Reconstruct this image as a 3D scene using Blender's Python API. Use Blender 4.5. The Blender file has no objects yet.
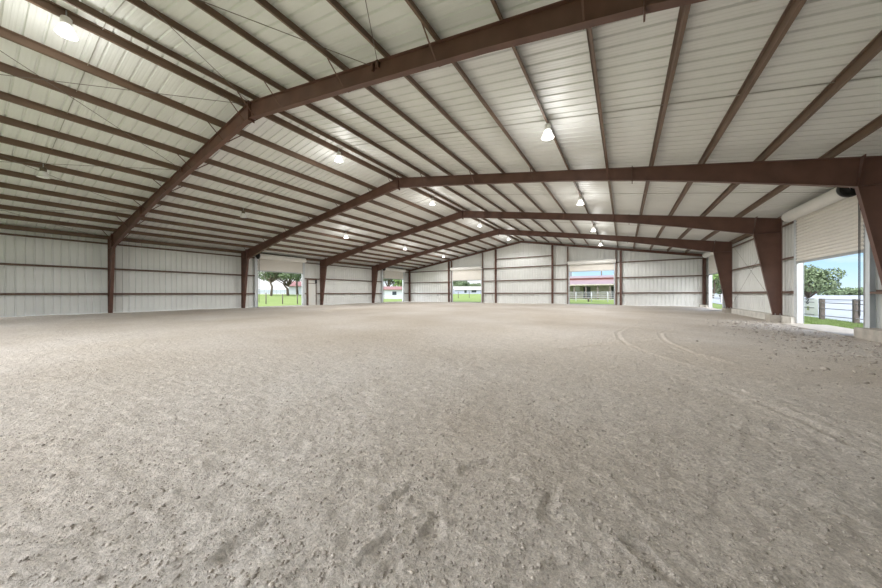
import bpy, math, random
import numpy as np
from mathutils import Vector, Matrix

random.seed(7)
rng = np.random.default_rng(11)
S = bpy.context.scene
COL = S.collection

# ---------------------------------------------------------------- camera
FPX = 299.97
CAM = np.array([27.397, 0.0, 1.176])
YAW, PITCH, ROLL = -0.5476, -0.0013, -0.0022
_f = np.array([math.sin(YAW)*math.cos(PITCH), math.cos(YAW)*math.cos(PITCH), math.sin(PITCH)])
_r0 = np.array([math.cos(YAW), -math.sin(YAW), 0.0]); _u0 = np.cross(_r0, _f)
_r = _r0*math.cos(ROLL)+_u0*math.sin(ROLL); _u = -_r0*math.sin(ROLL)+_u0*math.cos(ROLL)
cd = bpy.data.cameras.new('camera'); cam = bpy.data.objects.new('camera', cd); COL.objects.link(cam)
cd.sensor_width = 36; cd.sensor_fit = 'HORIZONTAL'; cd.lens = FPX/882*36; cd.clip_start = .05; cd.clip_end = 2000
cam.matrix_world = Matrix(((_r[0], _u[0], -_f[0], CAM[0]), (_r[1], _u[1], -_f[1], CAM[1]), (_r[2], _u[2], -_f[2], CAM[2]), (0, 0, 0, 1)))
S.camera = cam

# ---------------------------------------------------------------- exposure, sky, sun
vs = S.view_settings
S.display_settings.display_device = 'sRGB'
vs.view_transform = 'Standard'; vs.look = 'None'; vs.exposure = 0.28; vs.gamma = 1.0; vs.use_curve_mapping = False
SKY = 1.05
SUN = 1.5
LAMP = 500.0
UPLIGHT = 50.0
w = bpy.data.worlds.new('sky'); S.world = w; w.use_nodes = True
nt = w.node_tree; nt.nodes.clear()
def N(t, typ, **kw):
    n = t.nodes.new(typ)
    for k, v in kw.items(): setattr(n, k, v)
    return n
tc = N(nt, 'ShaderNodeTexCoord'); sep = N(nt, 'ShaderNodeSeparateXYZ'); nt.links.new(tc.outputs['Generated'], sep.inputs[0])
rp = N(nt, 'ShaderNodeValToRGB'); nt.links.new(sep.outputs['Z'], rp.inputs[0])
e = rp.color_ramp.elements
e[0].position = 0.0; e[0].color = (.66, .82, .95, 1)
e[1].position = 1.0; e[1].color = (.10, .27, .72, 1)
for p_, c_ in ((.05, (.50, .74, .95, 1)), (.16, (.20, .47, .90, 1))):
    q = e.new(p_); q.color = c_
nz = N(nt, 'ShaderNodeTexNoise'); nz.inputs['Scale'].default_value = 3.2; nz.inputs['Detail'].default_value = 7; nz.inputs['Roughness'].default_value = .6
mp = N(nt, 'ShaderNodeMapping'); mp.inputs['Scale'].default_value = (1, 1, 3.0); nt.links.new(tc.outputs['Generated'], mp.inputs[0]); nt.links.new(mp.outputs[0], nz.inputs[0])
# more cloud towards the west (-X), clear to the east (+X)
ma = N(nt, 'ShaderNodeMath', operation='MULTIPLY_ADD'); ma.inputs[1].default_value = -.30; nt.links.new(sep.outputs['X'], ma.inputs[0]); nt.links.new(nz.outputs['Fac'], ma.inputs[2])
cr = N(nt, 'ShaderNodeMapRange'); cr.inputs['From Min'].default_value = .52; cr.inputs['From Max'].default_value = .72; nt.links.new(ma.outputs[0], cr.inputs['Value'])
mx = N(nt, 'ShaderNodeMix', data_type='RGBA'); nt.links.new(cr.outputs[0], mx.inputs['Factor']); nt.links.new(rp.outputs[0], mx.inputs[6]); mx.inputs[7].default_value = (.98, .99, 1.0, 1)
# brightness added to the unseen southern (sunward) sky, as fill for the foreground
sm_ = N(nt, 'ShaderNodeMapRange', interpolation_type='SMOOTHSTEP'); sm_.inputs['From Min'].default_value = .15; sm_.inputs['From Max'].default_value = -.75; nt.links.new(sep.outputs['Y'], sm_.inputs['Value'])
m3_ = N(nt, 'ShaderNodeMix', data_type='RGBA'); nt.links.new(sm_.outputs[0], m3_.inputs['Factor']); nt.links.new(mx.outputs[2], m3_.inputs[6]); m3_.inputs[7].default_value = (4.6, 4.7, 4.9, 1)
mx = m3_
bg = N(nt, 'ShaderNodeBackground'); bg.inputs['Strength'].default_value = SKY; nt.links.new(mx.outputs[2], bg.inputs['Color'])
wo = N(nt, 'ShaderNodeOutputWorld'); nt.links.new(bg.outputs[0], wo.inputs[0])

sl_ = bpy.data.lights.new('sun', 'SUN'); sl_.energy = SUN; sl_.angle = .02; sl_.color = (1, .96, .88)
so = bpy.data.objects.new('sun', sl_); COL.objects.link(so)
so.rotation_euler = Vector((-.18, .45, -1.0)).to_track_quat('-Z', 'Y').to_euler(); so.location = (50, 20, 60)

# ---------------------------------------------------------------- building dimensions
W, HE, HR = 33.755, 4.68, 7.498
YA, BAY = 5.209, 7.62
YE = YA+3*BAY+7.76
YB = YA-BAY                        # back wall, behind the camera
SLP = (HR-HE)/(W/2)
FY = [YA, YA+BAY, YA+2*BAY, YA+3*BAY]
PO = .185                          # purlin depth; roof sheet sits this far above the rafters
def roofz(x): return HE+SLP*min(x, W-x)

def smooth(a, b, x):
    t = np.clip((x-a)/(b-a), 0, 1); return t*t*(3-2*t)
def floor_base(x, y):
    return -.2*smooth(21, 32.5, x)*(1-.6*smooth(29, 35, y))
def terrain(x, y):
    x = np.asarray(x, float); y = np.asarray(y, float)
    dl = np.maximum(np.maximum(-x, y-YE), 0); dr = np.maximum(x-W, 0)
    base = floor_base(np.clip(x, 0, W), np.clip(y, YB, YE))-.05
    rise = 1.12*smooth(4, 50, dl)*(1-smooth(0, 12, dr))
    return base+rise
def at(px, py, depth):
    """world point seen at image position (px, py) at a forward depth in metres"""
    d = _f+_r*((px-441)/FPX)-_u*((py-294)/FPX)
    return CAM+d*depth
def on_ground(px, depth):
    p = at(px, 294, depth); return Vector((p[0], p[1], float(terrain(p[0], p[1]))))

# ---------------------------------------------------------------- materials
def mat(name, color, rough=.6, metal=0.0, var=0.0, vscale=3.0, bump=0.0, bscale=20.0, spec=.5, stretch=None, island=0.0, attr=None):
    m = bpy.data.materials.new(name); m.use_nodes = True
    t = m.node_tree; b = t.nodes['Principled BSDF']
    b.inputs['Roughness'].default_value = rough; b.inputs['Metallic'].default_value = metal
    b.inputs['Specular IOR Level'].default_value = spec
    b.inputs['Base Color'].default_value = (*color, 1)
    c = N(t, 'ShaderNodeTexCoord'); vec = c.outputs['Object']
    if stretch:
        k = N(t, 'ShaderNodeMapping'); k.inputs['Scale'].default_value = stretch; t.links.new(vec, k.inputs[0]); vec = k.outputs[0]
    if var or island:
        h = N(t, 'ShaderNodeHueSaturation'); h.inputs['Color'].default_value = (*color, 1)
        if var:
            n = N(t, 'ShaderNodeTexNoise'); n.inputs['Scale'].default_value = vscale; n.inputs['Detail'].default_value = 5; t.links.new(vec, n.inputs['Vector'])
            fac = n.outputs['Fac']; amp = var
        else:
            g = N(t, 'ShaderNodeNewGeometry'); fac = g.outputs['Random Per Island']; amp = island
        r = N(t, 'ShaderNodeMapRange'); r.inputs['From Min'].default_value = .25 if var else 0; r.inputs['From Max'].default_value = .75 if var else 1
        r.inputs['To Min'].default_value = 1-amp; r.inputs['To Max'].default_value = 1+amp
        t.links.new(fac, r.inputs['Value']); t.links.new(r.outputs[0], h.inputs['Value']); t.links.new(h.outputs[0], b.inputs['Base Color'])
    if bump:
        n2 = N(t, 'ShaderNodeTexNoise'); n2.inputs['Scale'].default_value = bscale; n2.inputs['Detail'].default_value = 6; t.links.new(vec, n2.inputs['Vector'])
        bp = N(t, 'ShaderNodeBump'); bp.inputs['Strength'].default_value = bump; bp.inputs['Distance'].default_value = .02; t.links.new(n2.outputs['Fac'], bp.inputs['Height']); t.links.new(bp.outputs[0], b.inputs['Normal'])
    return m
M = {}
M['steel'] = mat('red_oxide_steel', (.128, .062, .044), .5, var=.22, vscale=2.2, bump=.05, bscale=9)
M['purlin'] = mat('brown_purlin_steel', (.155, .098, .064), .5, var=.18, vscale=1.5)
M['girt'] = mat('brown_girt_steel', (.15, .092, .066), .55, var=.2, vscale=2)
M['roof'] = mat('white_roof_panel', (.76, .765, .74), .45, var=.05, vscale=.7)
M['wall'] = mat('white_wall_panel', (.78, .79, .765), .45, var=.05, vscale=.8)
M['door'] = mat('white_door_slats', (.78, .75, .69), .5, var=.04, vscale=1)
M['hood'] = mat('white_hood_metal', (.80, .79, .75), .4, var=.03)
M['jamb'] = mat('pale_jamb_metal', (.62, .66, .68), .4, var=.05)
M['galv'] = mat('galvanised_steel', (.42, .43, .43), .45, .5, var=.1)
M['dark'] = mat('dark_metal', (.03, .03, .03), .5)
M['rod'] = mat('rod_steel', (.16, .13, .11), .5)
M['cond'] = mat('grey_conduit', (.42, .40, .36), .5)
M['conc'] = mat('concrete', (.42, .385, .335), .85, var=.22, vscale=4, bump=.3, bscale=30)
M['pconc'] = mat('worn_pale_concrete', (.60, .58, .53), .85, var=.18, vscale=3, bump=.3, bscale=30)
M['stencil'] = mat('stencil_paint', (.62, .42, .28), .7)
M['pdoor'] = mat('white_steel_door', (.74, .74, .70), .45)
M['bark'] = mat('bark', (.10, .075, .055), .9, var=.3, vscale=4, bump=.5)
M['leaf'] = mat('oak_leaves', (.095, .130, .060), .6, island=.45)
M['leaf2'] = mat('bright_leaves', (.17, .26, .08), .6, island=.4)
M['leaf3'] = mat('grey_green_leaves', (.12, .165, .085), .6, island=.45)
M['post'] = mat('weathered_post_wood', (.12, .10, .085), .9, var=.35, vscale=6, stretch=(4, 4, .6), bump=.4)
M['rail'] = mat('weathered_rail', (.24, .23, .23), .7, var=.2)
M['sheet'] = mat('white_fence_sheet', (.56, .59, .62), .5, var=.06, vscale=.8)
M['wpaint'] = mat('white_paint', (.56, .57, .58), .5)
M['redroof'] = mat('red_barn_roof', (.27, .13, .12), .5, var=.12, vscale=.8)
M['pinkroof'] = mat('faded_pink_roof', (.29, .21, .205), .5, var=.10, vscale=.6)
M['fascia'] = mat('red_brown_fascia', (.18, .06, .05), .6)
M['tan'] = mat('tan_stall_wall', (.36, .34, .27), .8, var=.15, vscale=1.2)
M['house'] = mat('pale_house_siding', (.42, .44, .46), .7)
M['cream'] = mat('cream_metal_roof', (.46, .43, .375), .5)
M['blue'] = mat('blue_grey_siding', (.34, .36, .46), .7)
M['glass'] = mat('dark_window_glass', (.04, .05, .06), .15)
M['ygreen'] = mat('yellow_green_patch', (.36, .40, .16), .6)
M['shed'] = mat('grey_housing', (.16, .13, .09), .5, .3)

def emit(name, col, st):
    m = bpy.data.materials.new(name); m.use_nodes = True; t = m.node_tree; t.nodes.clear()
    a = N(t, 'ShaderNodeEmission'); a.inputs[0].default_value = (*col, 1); a.inputs[1].default_value = st
    o = N(t, 'ShaderNodeOutputMaterial'); t.links.new(a.outputs[0], o.inputs[0]); return m
M['bulb'] = emit('lamp_bulb', (1, .98, .93), 14)
def glow(name, st):
    m = mat(name, (.82, .82, .80), .25); b = m.node_tree.nodes['Principled BSDF']
    b.inputs['Emission Color'].default_value = (1, .98, .94, 1); b.inputs['Emission Strength'].default_value = st; return m
M['dome_on'] = glow('glowing_acrylic_reflector', 1.1)
M['dome_off'] = mat('acrylic_reflector', (.88, .89, .88), .12)

# dirt
def dirt_material():
    m = bpy.data.materials.new('arena_dirt'); m.use_nodes = True; t = m.node_tree; b = t.nodes['Principled BSDF']
    b.inputs['Roughness'].default_value = .95; b.inputs['Specular IOR Level'].default_value = .15
    c = N(t, 'ShaderNodeTexCoord')
    def noise(s, d, r=.55):
        n = N(t, 'ShaderNodeTexNoise'); n.inputs['Scale'].default_value = s; n.inputs['Detail'].default_value = d; n.inputs['Roughness'].default_value = r
        t.links.new(c.outputs['Object'], n.inputs['Vector']); return n.outputs['Fac']
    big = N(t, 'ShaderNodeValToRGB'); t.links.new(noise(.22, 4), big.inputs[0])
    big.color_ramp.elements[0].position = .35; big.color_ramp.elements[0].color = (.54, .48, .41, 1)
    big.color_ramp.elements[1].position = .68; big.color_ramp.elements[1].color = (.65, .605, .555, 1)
    fine = N(t, 'ShaderNodeMapRange'); t.links.new(noise(46, 6, .72), fine.inputs['Value'])  # random grain tone; its dark specks also paint in shade of tiny pits
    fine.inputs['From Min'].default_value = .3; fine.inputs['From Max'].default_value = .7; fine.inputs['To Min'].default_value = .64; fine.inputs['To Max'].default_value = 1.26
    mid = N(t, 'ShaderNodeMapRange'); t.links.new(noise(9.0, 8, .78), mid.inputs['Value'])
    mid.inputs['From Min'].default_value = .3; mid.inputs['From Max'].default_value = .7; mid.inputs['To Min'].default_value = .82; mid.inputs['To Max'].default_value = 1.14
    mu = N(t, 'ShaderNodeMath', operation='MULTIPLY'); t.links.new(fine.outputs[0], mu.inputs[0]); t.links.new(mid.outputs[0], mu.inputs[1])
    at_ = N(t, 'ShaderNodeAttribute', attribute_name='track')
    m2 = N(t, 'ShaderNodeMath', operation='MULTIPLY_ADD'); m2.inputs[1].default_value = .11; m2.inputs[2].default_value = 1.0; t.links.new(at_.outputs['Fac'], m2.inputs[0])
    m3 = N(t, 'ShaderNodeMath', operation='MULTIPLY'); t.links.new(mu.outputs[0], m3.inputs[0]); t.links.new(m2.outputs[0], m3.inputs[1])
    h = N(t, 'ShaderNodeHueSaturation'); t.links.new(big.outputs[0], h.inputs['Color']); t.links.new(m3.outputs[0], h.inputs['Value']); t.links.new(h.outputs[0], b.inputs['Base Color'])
    bp = N(t, 'ShaderNodeBump'); bp.inputs['Strength'].default_value = .75; bp.inputs['Distance'].default_value = .016; t.links.new(noise(60, 6, .7), bp.inputs['Height'])
    bp2 = N(t, 'ShaderNodeBump'); bp2.inputs['Strength'].default_value = .85; bp2.inputs['Distance'].default_value = .055; t.links.new(noise(11, 7, .68), bp2.inputs['Height']); t.links.new(bp.outputs[0], bp2.inputs['Normal'])
    t.links.new(bp2.outputs[0], b.inputs['Normal'])
    return m
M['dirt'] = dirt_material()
M['clod'] = mat('dirt_clods', (.40, .36, .315), .95, island=.25, spec=.1)
def lawn_material():
    m = bpy.data.materials.new('lawn'); m.use_nodes = True; t = m.node_tree; b = t.nodes['Principled BSDF']
    b.inputs['Roughness'].default_value = .9; b.inputs['Specular IOR Level'].default_value = .1
    c = N(t, 'ShaderNodeTexCoord')
    def noise(s, d):
        n = N(t, 'ShaderNodeTexNoise'); n.inputs['Scale'].default_value = s; n.inputs['Detail'].default_value = d; n.inputs['Roughness'].default_value = .65
        t.links.new(c.outputs['Object'], n.inputs['Vector']); return n.outputs['Fac']
    r = N(t, 'ShaderNodeValToRGB'); t.links.new(noise(.35, 7), r.inputs[0])
    r.color_ramp.elements[0].position = .32; r.color_ramp.elements[0].color = (.185, .25, .075, 1)
    r.color_ramp.elements[1].position = .68; r.color_ramp.elements[1].color = (.26, .32, .115, 1)
    f = N(t, 'ShaderNodeMapRange'); t.links.new(noise(16, 4), f.inputs['Value']); f.inputs['From Min'].default_value = .3; f.inputs['From Max'].default_value = .7; f.inputs['To Min'].default_value = .75; f.inputs['To Max'].default_value = 1.2
    h = N(t, 'ShaderNodeHueSaturation'); t.links.new(r.outputs[0], h.inputs['Color']); t.links.new(f.outputs[0], h.inputs['Value']); t.links.new(h.outputs[0], b.inputs['Base Color'])
    return m
M['lawn'] = lawn_material()
M['lot'] = mat('pale_gravel_lot', (.36, .38, .40), .95, var=.05, vscale=.3, spec=.1)
M['blade'] = mat('grass_blades', (.19, .26, .085), .7, island=.35)

# ---------------------------------------------------------------- mesh helpers
class MB:
    def __init__(s): s.v = []; s.f = []; s.sm = []
    def add(s, vs, fs, smooth=False):
        o = len(s.v); s.v += [tuple(map(float, p)) for p in vs]; s.f += [tuple(o+i for i in q) for q in fs]; s.sm += [smooth]*len(fs); return s
    def box(s, lo, hi):
        x0, y0, z0 = lo; x1, y1, z1 = hi
        return s.add([(x0, y0, z0), (x1, y0, z0), (x1, y1, z0), (x0, y1, z0), (x0, y0, z1), (x1, y0, z1), (x1, y1, z1), (x0, y1, z1)],
                     [(0, 3, 2, 1), (4, 5, 6, 7), (0, 1, 5, 4), (1, 2, 6, 5), (2, 3, 7, 6), (3, 0, 4, 7)])
    def prism(s, pts, ext):
        """polygon pts (3D) extruded by vector ext"""
        n = len(pts); p = [Vector(q) for q in pts]; e = Vector(ext)
        fs = [tuple(range(n-1, -1, -1)), tuple(range(n, 2*n))]+[(i, (i+1) % n, n+(i+1) % n, n+i) for i in range(n)]
        return s.add(p+[q+e for q in p], fs)
    def ribbon(s, line, wdir, width, tdir, thick):
        """strip following line, width along wdir (centred), thickness along tdir"""
        wv = Vector(wdir)*width/2; tv = Vector(tdir)*thick
        for a, b in zip(line[:-1], line[1:]):
            a = Vector(a); b = Vector(b); s.prism([a-wv, b-wv, b+wv, a+wv], tv)
        return s
    def tube(s, line, r, n=8, closed=False):
        P = [Vector(q) for q in line]; rs = r if isinstance(r, (list, tuple)) else [r]*len(P)
        rings = []; m = len(P); prev = None
        for i, p in enumerate(P):
            if closed: d = P[(i+1) % m]-P[i-1]
            else: d = P[min(i+1, m-1)]-P[max(i-1, 0)]
            d.normalize()
            a = Vector((0, 0, 1)) if abs(d.z) < .9 else Vector((1, 0, 0))
            if prev is not None and abs(prev.dot(d)) < .95: a = prev
            u = d.cross(a).normalized(); v = u.cross(d).normalized(); prev = v
            rings.append([p+(u*math.cos(2*math.pi*k/n)+v*math.sin(2*math.pi*k/n))*rs[i] for k in range(n)])
        vs = [q for R in rings for q in R]; fs = []
        for i in range(m if closed else m-1):
            j = (i+1) % m
            for k in range(n): fs.append((i*n+k, i*n+(k+1) % n, j*n+(k+1) % n, j*n+k))
        if not closed: fs += [tuple(range(n-1, -1, -1)), tuple((m-1)*n+k for k in range(n))]
        return s.add(vs, fs, True)
    def lathe(s, prof, c=(0, 0, 0), n=24):
        """profile of (radius, z) revolved about z"""
        vs = []; fs = []
        for r, z in prof:
            for k in range(n):
                a = 2*math.pi*k/n; vs.append((c[0]+r*math.cos(a), c[1]+r*math.sin(a), c[2]+z))
        for i in range(len(prof)-1):
            for k in range(n): fs.append((i*n+k, i*n+(k+1) % n, (i+1)*n+(k+1) % n, (i+1)*n+k))
        return s.add(vs, fs, True)
    def build(s, name, m, parent=None):
        me = bpy.data.meshes.new(name); me.from_pydata(s.v, [], s.f); me.polygons.foreach_set('use_smooth', s.sm)
        me.materials.append(M[m] if isinstance(m, str) else m); me.update()
        o = bpy.data.objects.new(name, me); COL.objects.link(o)
        if parent is not None: o.parent = parent
        return o
def tag(o, label=None, cat=None, group=None, kind=None):
    if label: o['label'] = label
    if cat: o['category'] = cat
    if group: o['group'] = group
    if kind: o['kind'] = kind
    return o
def empty(name, loc=(0, 0, 0), rz=0.0):
    o = bpy.data.objects.new(name, None); COL.objects.link(o); o.location = loc; o.rotation_euler = (0, 0, rz); o.empty_display_size = .2; return o
def copy_tree(o, parent=None):
    c = o.copy(); COL.objects.link(c)
    if parent is not None: c.parent = parent
    for ch in list(o.children): copy_tree(ch, c)
    return c
def nd(v): return v/np.linalg.norm(v)

# ---------------------------------------------------------------- noise for the ground
def vnoise(x, y, seed):
    xi = np.floor(x).astype(np.int64); yi = np.floor(y).astype(np.int64); fx = x-xi; fy = y-yi
    fx = fx*fx*(3-2*fx); fy = fy*fy*(3-2*fy)
    def h(a, b):
        n = (a*374761393+b*668265263+seed*1442695041) & 0x7fffffff
        n = ((n ^ (n >> 13))*1274126177) & 0x7fffffff
        n = (n ^ (n >> 16)) & 0x7fffffff
        return n/0x7fffffff
    return (h(xi, yi)*(1-fx)+h(xi+1, yi)*fx)*(1-fy)+(h(xi, yi+1)*(1-fx)+h(xi+1, yi+1)*fx)*fy-.5

# footprints and drag tracks pressed into the dirt
def shoe(x, y, cx, cy, ang, L=.29):
    dx = (x-cx)*math.cos(ang)+(y-cy)*math.sin(ang); dy = -(x-cx)*math.sin(ang)+(y-cy)*math.cos(ang)
    t = dx/L
    half = .043+.012*np.sin((t+.5)*math.pi*1.6)
    inside = np.clip((half-np.abs(dy))/.012, 0, 1)*np.clip((.5-np.abs(t))*L/.015, 0, 1)
    rim = np.exp(-((np.abs(dy)-half-.012)/.014)**2)*(np.abs(t) < .53)
    return -.020*inside+.010*rim*(1-inside), inside
def ground_hit(px, py, z=0.0):
    d = _f+_r*((px-441)/FPX)-_u*((py-294)/FPX); t = (z-CAM[2])/d[2]; return CAM+d*t
def poly_dist(x, y, pts):
    best = np.full(x.shape, 9e9)
    for (ax, ay), (bx, by) in zip(pts[:-1], pts[1:]):
        vx, vy = bx-ax, by-ay; t = np.clip(((x-ax)*vx+(y-ay)*vy)/(vx*vx+vy*vy+1e-9), 0, 1)
        best = np.minimum(best, np.hypot(x-ax-t*vx, y-ay-t*vy))
    return best
FLZ = -.10
def hitxy(px, py): p = ground_hit(px, py, FLZ); return (p[0], p[1])
PRINTS = []
for (ax, ay, bx, by) in ((371, 556, 391, 533), (385, 508, 412, 484), (463, 471, 487, 462), (548, 514, 552, 494), (236, 547, 256, 530), (640, 546, 655, 560), (428, 540, 436, 512)):
    a = hitxy(ax, ay); b = hitxy(bx, by)
    PRINTS.append(((a[0]+b[0])/2, (a[1]+b[1])/2, math.atan2(b[1]-a[1], b[0]-a[0])))
TRACKS = [[hitxy(*q) for q in T] for T in (
    [(640, 325), (626, 328), (617, 333), (620, 339), (628, 345), (650, 353), (690, 365)],
    [(690, 326), (672, 328), (660, 332), (661, 337), (668, 342), (690, 351), (730, 362)],
    [(560, 350), (610, 343), (650, 339)],
    [(722, 388), (770, 404), (830, 428), (882, 450)],
    [(700, 378), (740, 388), (800, 408), (882, 436)])]

def graded(lo, hi, c, core, s0, k):
    out = [c]; x = c
    while x < hi:
        x += s0+k*max(0, abs(x-c)-core); out.append(min(x, hi))
    x = c; neg = []
    while x > lo:
        x -= s0+k*max(0, abs(x-c)-core); neg.append(max(x, lo))
    return np.array(neg[::-1]+out)

def grid_mesh(name, xs, ys, zf, m, skip=None):
    X, Y = np.meshgrid(xs, ys); Z = zf(X, Y)
    nx, ny = len(xs), len(ys)
    co = np.stack([X, Y, Z], -1).reshape(-1, 3).astype(np.float32)
    i = np.arange(ny-1)[:, None]*nx+np.arange(nx-1)[None, :]
    if skip is not None:
        cx = (xs[:-1]+xs[1:])/2; cy = (ys[:-1]+ys[1:])/2; i = i[~skip(*np.meshgrid(cx, cy))]
    i = i.ravel(); q = np.stack([i, i+1, i+nx+1, i+nx], -1).astype(np.int32)
    me = bpy.data.meshes.new(name); me.vertices.add(len(co)); me.vertices.foreach_set('co', co.ravel())
    me.loops.add(q.size); me.loops.foreach_set('vertex_index', q.ravel())
    me.polygons.add(len(q)); me.polygons.foreach_set('loop_start', np.arange(0, q.size, 4, dtype=np.int32)); me.polygons.foreach_set('use_smooth', np.ones(len(q), bool))
    me.update(calc_edges=True); me.validate(); me.materials.append(M[m])
    o = bpy.data.objects.new(name, me); COL.objects.link(o); return o, X, Y

# ================================================================ SETTING
# ---- dirt floor
xs = graded(-.19, W+.19, 26.6, 2.2, .020, .013)
ys = graded(YB-.19, YE+.19, 1.9, 1.6, .020, .013)
TRK = {}
def floor_z(X, Y):
    dist = np.hypot(X-CAM[0], Y)
    z = floor_base(X, Y)
    z = z+.05*vnoise(X*.35, Y*.35, 1)+.030*vnoise(X*1.3, Y*1.3, 2)+.020*vnoise(X*4, Y*4, 3)
    near = np.clip(1.6-dist/9, 0, 1)
    z = z+near*(.014*vnoise(X*11, Y*11, 4)+.014*vnoise(X*24, Y*24, 5))
    n = vnoise(X*17, Y*17, 6)+.6*vnoise(X*31, Y*31, 8)
    z = z+near*.012*np.clip(n-.22, 0, 1)*2          # raised crumbs
    z = z-near*.010*np.clip(vnoise(X*8+.4*vnoise(X*20, Y*20, 12), Y*8, 9)-.28, 0, 1)*3   # small pits
    sm = np.zeros_like(z)
    for cx, cy, a in PRINTS:
        k = (np.hypot(X-cx, Y-cy) < .4)
        if k.any():
            dz, ins = shoe(X[k], Y[k], cx, cy, a); z[k] += dz*.85; sm[k] = np.maximum(sm[k], ins)
    tr = np.zeros_like(z)
    for i, T in enumerate(TRACKS):
        d = poly_dist(X, Y, T); wv = .07 if i < 3 else .05
        tr = np.maximum(tr, np.exp(-(d/wv)**2)*(1 if i < 2 else .55 if i == 2 else .4)); z = z+.014*np.exp(-((d-.09)/.05)**2)-.012*np.exp(-(d/.06)**2)
    TRK['a'] = np.clip(tr+.12*sm, 0, 1)
    return z
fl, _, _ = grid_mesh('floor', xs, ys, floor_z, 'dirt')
a_ = fl.data.attributes.new('track', 'FLOAT', 'POINT'); a_.data.foreach_set('value', TRK['a'].ravel().astype(np.float32))
tag(fl, 'pale sandy dirt floor of the arena with footprints', 'floor', kind='structure')

# ---- ribbed sheet metal
def rib_profile(a, b, extra=(), pitch=.305, depth=.038, minor=.003, hw=.034):
    """list of (s, d): d is how far the sheet stands back from the inner face"""
    pts = []
    k0 = math.floor(a/pitch)-1; k1 = math.ceil(b/pitch)+1
    for k in range(k0, k1+1):
        c = k*pitch
        pts += [(c-hw, 0), (c-.014, depth), (c+.014, depth), (c+hw, 0)]
        for q in (.110, .195): pts += [(c+q-.022, 0), (c+q-.012, minor), (c+q+.012, minor), (c+q+.022, 0)]
    pts.sort(); S_ = np.array([p[0] for p in pts]); D = np.array([p[1] for p in pts])
    ss = sorted(set([a, b]+[p for p in S_ if a < p < b]+[x for x in extra if a < x < b]))
    return [(s_, float(np.interp(s_, S_, D))) for s_ in ss]
def solidify(o, t, off):
    m = o.modifiers.new('gauge', 'SOLIDIFY'); m.thickness = t; m.offset = off; return o
def wall_sheet(name, a, b, bottom, top, holes, place, m='wall'):
    """ribbed wall from s=a..b; holes are (s0, s1, z1) openings from the ground; place(s, d, z) gives a point"""
    ex = [h[0] for h in holes]+[h[1] for h in holes]+[W/2]
    P = rib_profile(a, b, ex, depth=.05, hw=.042); mb = MB()
    for (s0, d0), (s1, d1) in zip(P[:-1], P[1:]):
        c = (s0+s1)/2; z0 = bottom(c)
        for h in holes:
            if h[0] < c < h[1]: z0 = h[2]
        mb.add([place(s0, d0, z0), place(s1, d1, z0), place(s1, d1, top(s1)), place(s0, d0, top(s0))], [(0, 1, 2, 3)])
    return mb.build(name, m)
OPEN_H = 4.32
L_DOORS = [(14.04, 18.42, OPEN_H), (30.09, 34.45, OPEN_H)]
R_DOORS = [(14.72, 19.07, OPEN_H), (30.39, 34.75, OPEN_H)]
E_DOORS = [(7.35, 11.70, OPEN_H), (22.20, 26.57, OPEN_H)]
P_DOOR = (18.98, 20.05, 2.62)
BACK_OPEN = [(7.35, 11.70, 4.3), (14.0, 20.0, 4.3), (21.4, 26.57, 4.3)]  # unseen openings; the middle one is added to bring daylight onto the foreground
L_BACK = [(-2.1, 1.1, OPEN_H)]
topL = lambda s: HE+PO-.2*SLP
wl = wall_sheet('wall_left', YB-.2, YE+.2, lambda s: -.12, topL, L_DOORS+[P_DOOR]+L_BACK, lambda s, d, z: (-.2-d, s, z))
tag(wl, 'long white ribbed metal side wall on the left with brown girts', 'wall', kind='structure')
wr = wall_sheet('wall_right', YB-.2, YE+.2, lambda s: .1 if s < 29 else -.1, topL, R_DOORS, lambda s, d, z: (W+.2+d, s, z))
tag(wr, 'white ribbed metal side wall on the right above a concrete curb', 'wall', kind='structure')
topE = lambda s: roofz(s)+PO
wf = wall_sheet('wall_far', -.2, W+.2, lambda s: -.12, topE, E_DOORS, lambda s, d, z: (s, YE+.2+d, z))
tag(wf, 'white ribbed metal gable wall at the far end', 'wall', kind='structure')
wb = wall_sheet('wall_near', -.2, W+.2, lambda s: -.3, topE, BACK_OPEN, lambda s, d, z: (s, YB-.2-d, z))
tag(wb, 'white ribbed gable wall behind the viewer', 'wall', kind='structure')
for o_ in (wl, wr, wf, wb): solidify(o_, .004, 0)

# girts (horizontal wall rails): Z sections, each stretch its own part of its wall
GZ = (1.20, 2.77, 4.33)
def girt(wall, s0, s1, z, place):
    """place(s, d, z): d = distance outwards from the inner flange line"""
    mb = MB()
    def strip(da, db, za, zb):
        mb.add([place(s0, da, za), place(s1, da, za), place(s1, db, za), place(s0, db, za), place(s0, da, zb), place(s1, da, zb), place(s1, db, zb), place(s0, db, zb)],
               [(0, 3, 2, 1), (4, 5, 6, 7), (0, 1, 5, 4), (1, 2, 6, 5), (2, 3, 7, 6), (3, 0, 4, 7)])
    strip(0, .195, z, z+.006); strip(0, .006, z-.062, z); strip(.189, .195, z+.006, z+.062); strip(.006, .02, z-.062, z-.057)
    return mb.build('girt', 'girt', wall)
pl = lambda s, d, z: (-d, s, z)
pr = lambda s, d, z: (W+d, s, z)
pe = lambda s, d, z: (s, YE+d, z)
def spans(edges, holes):
    out = []
    for a, b in zip(edges[:-1], edges[1:]):
        cur = a
        for h in sorted(holes):
            if a < h[0] < b: out.append((cur, h[0]-.04)); cur = h[1]+.04
        out.append((cur, b))
    return [q for q in out if q[1]-q[0] > .2]
edgesY = [YB]+FY+[YE]
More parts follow.
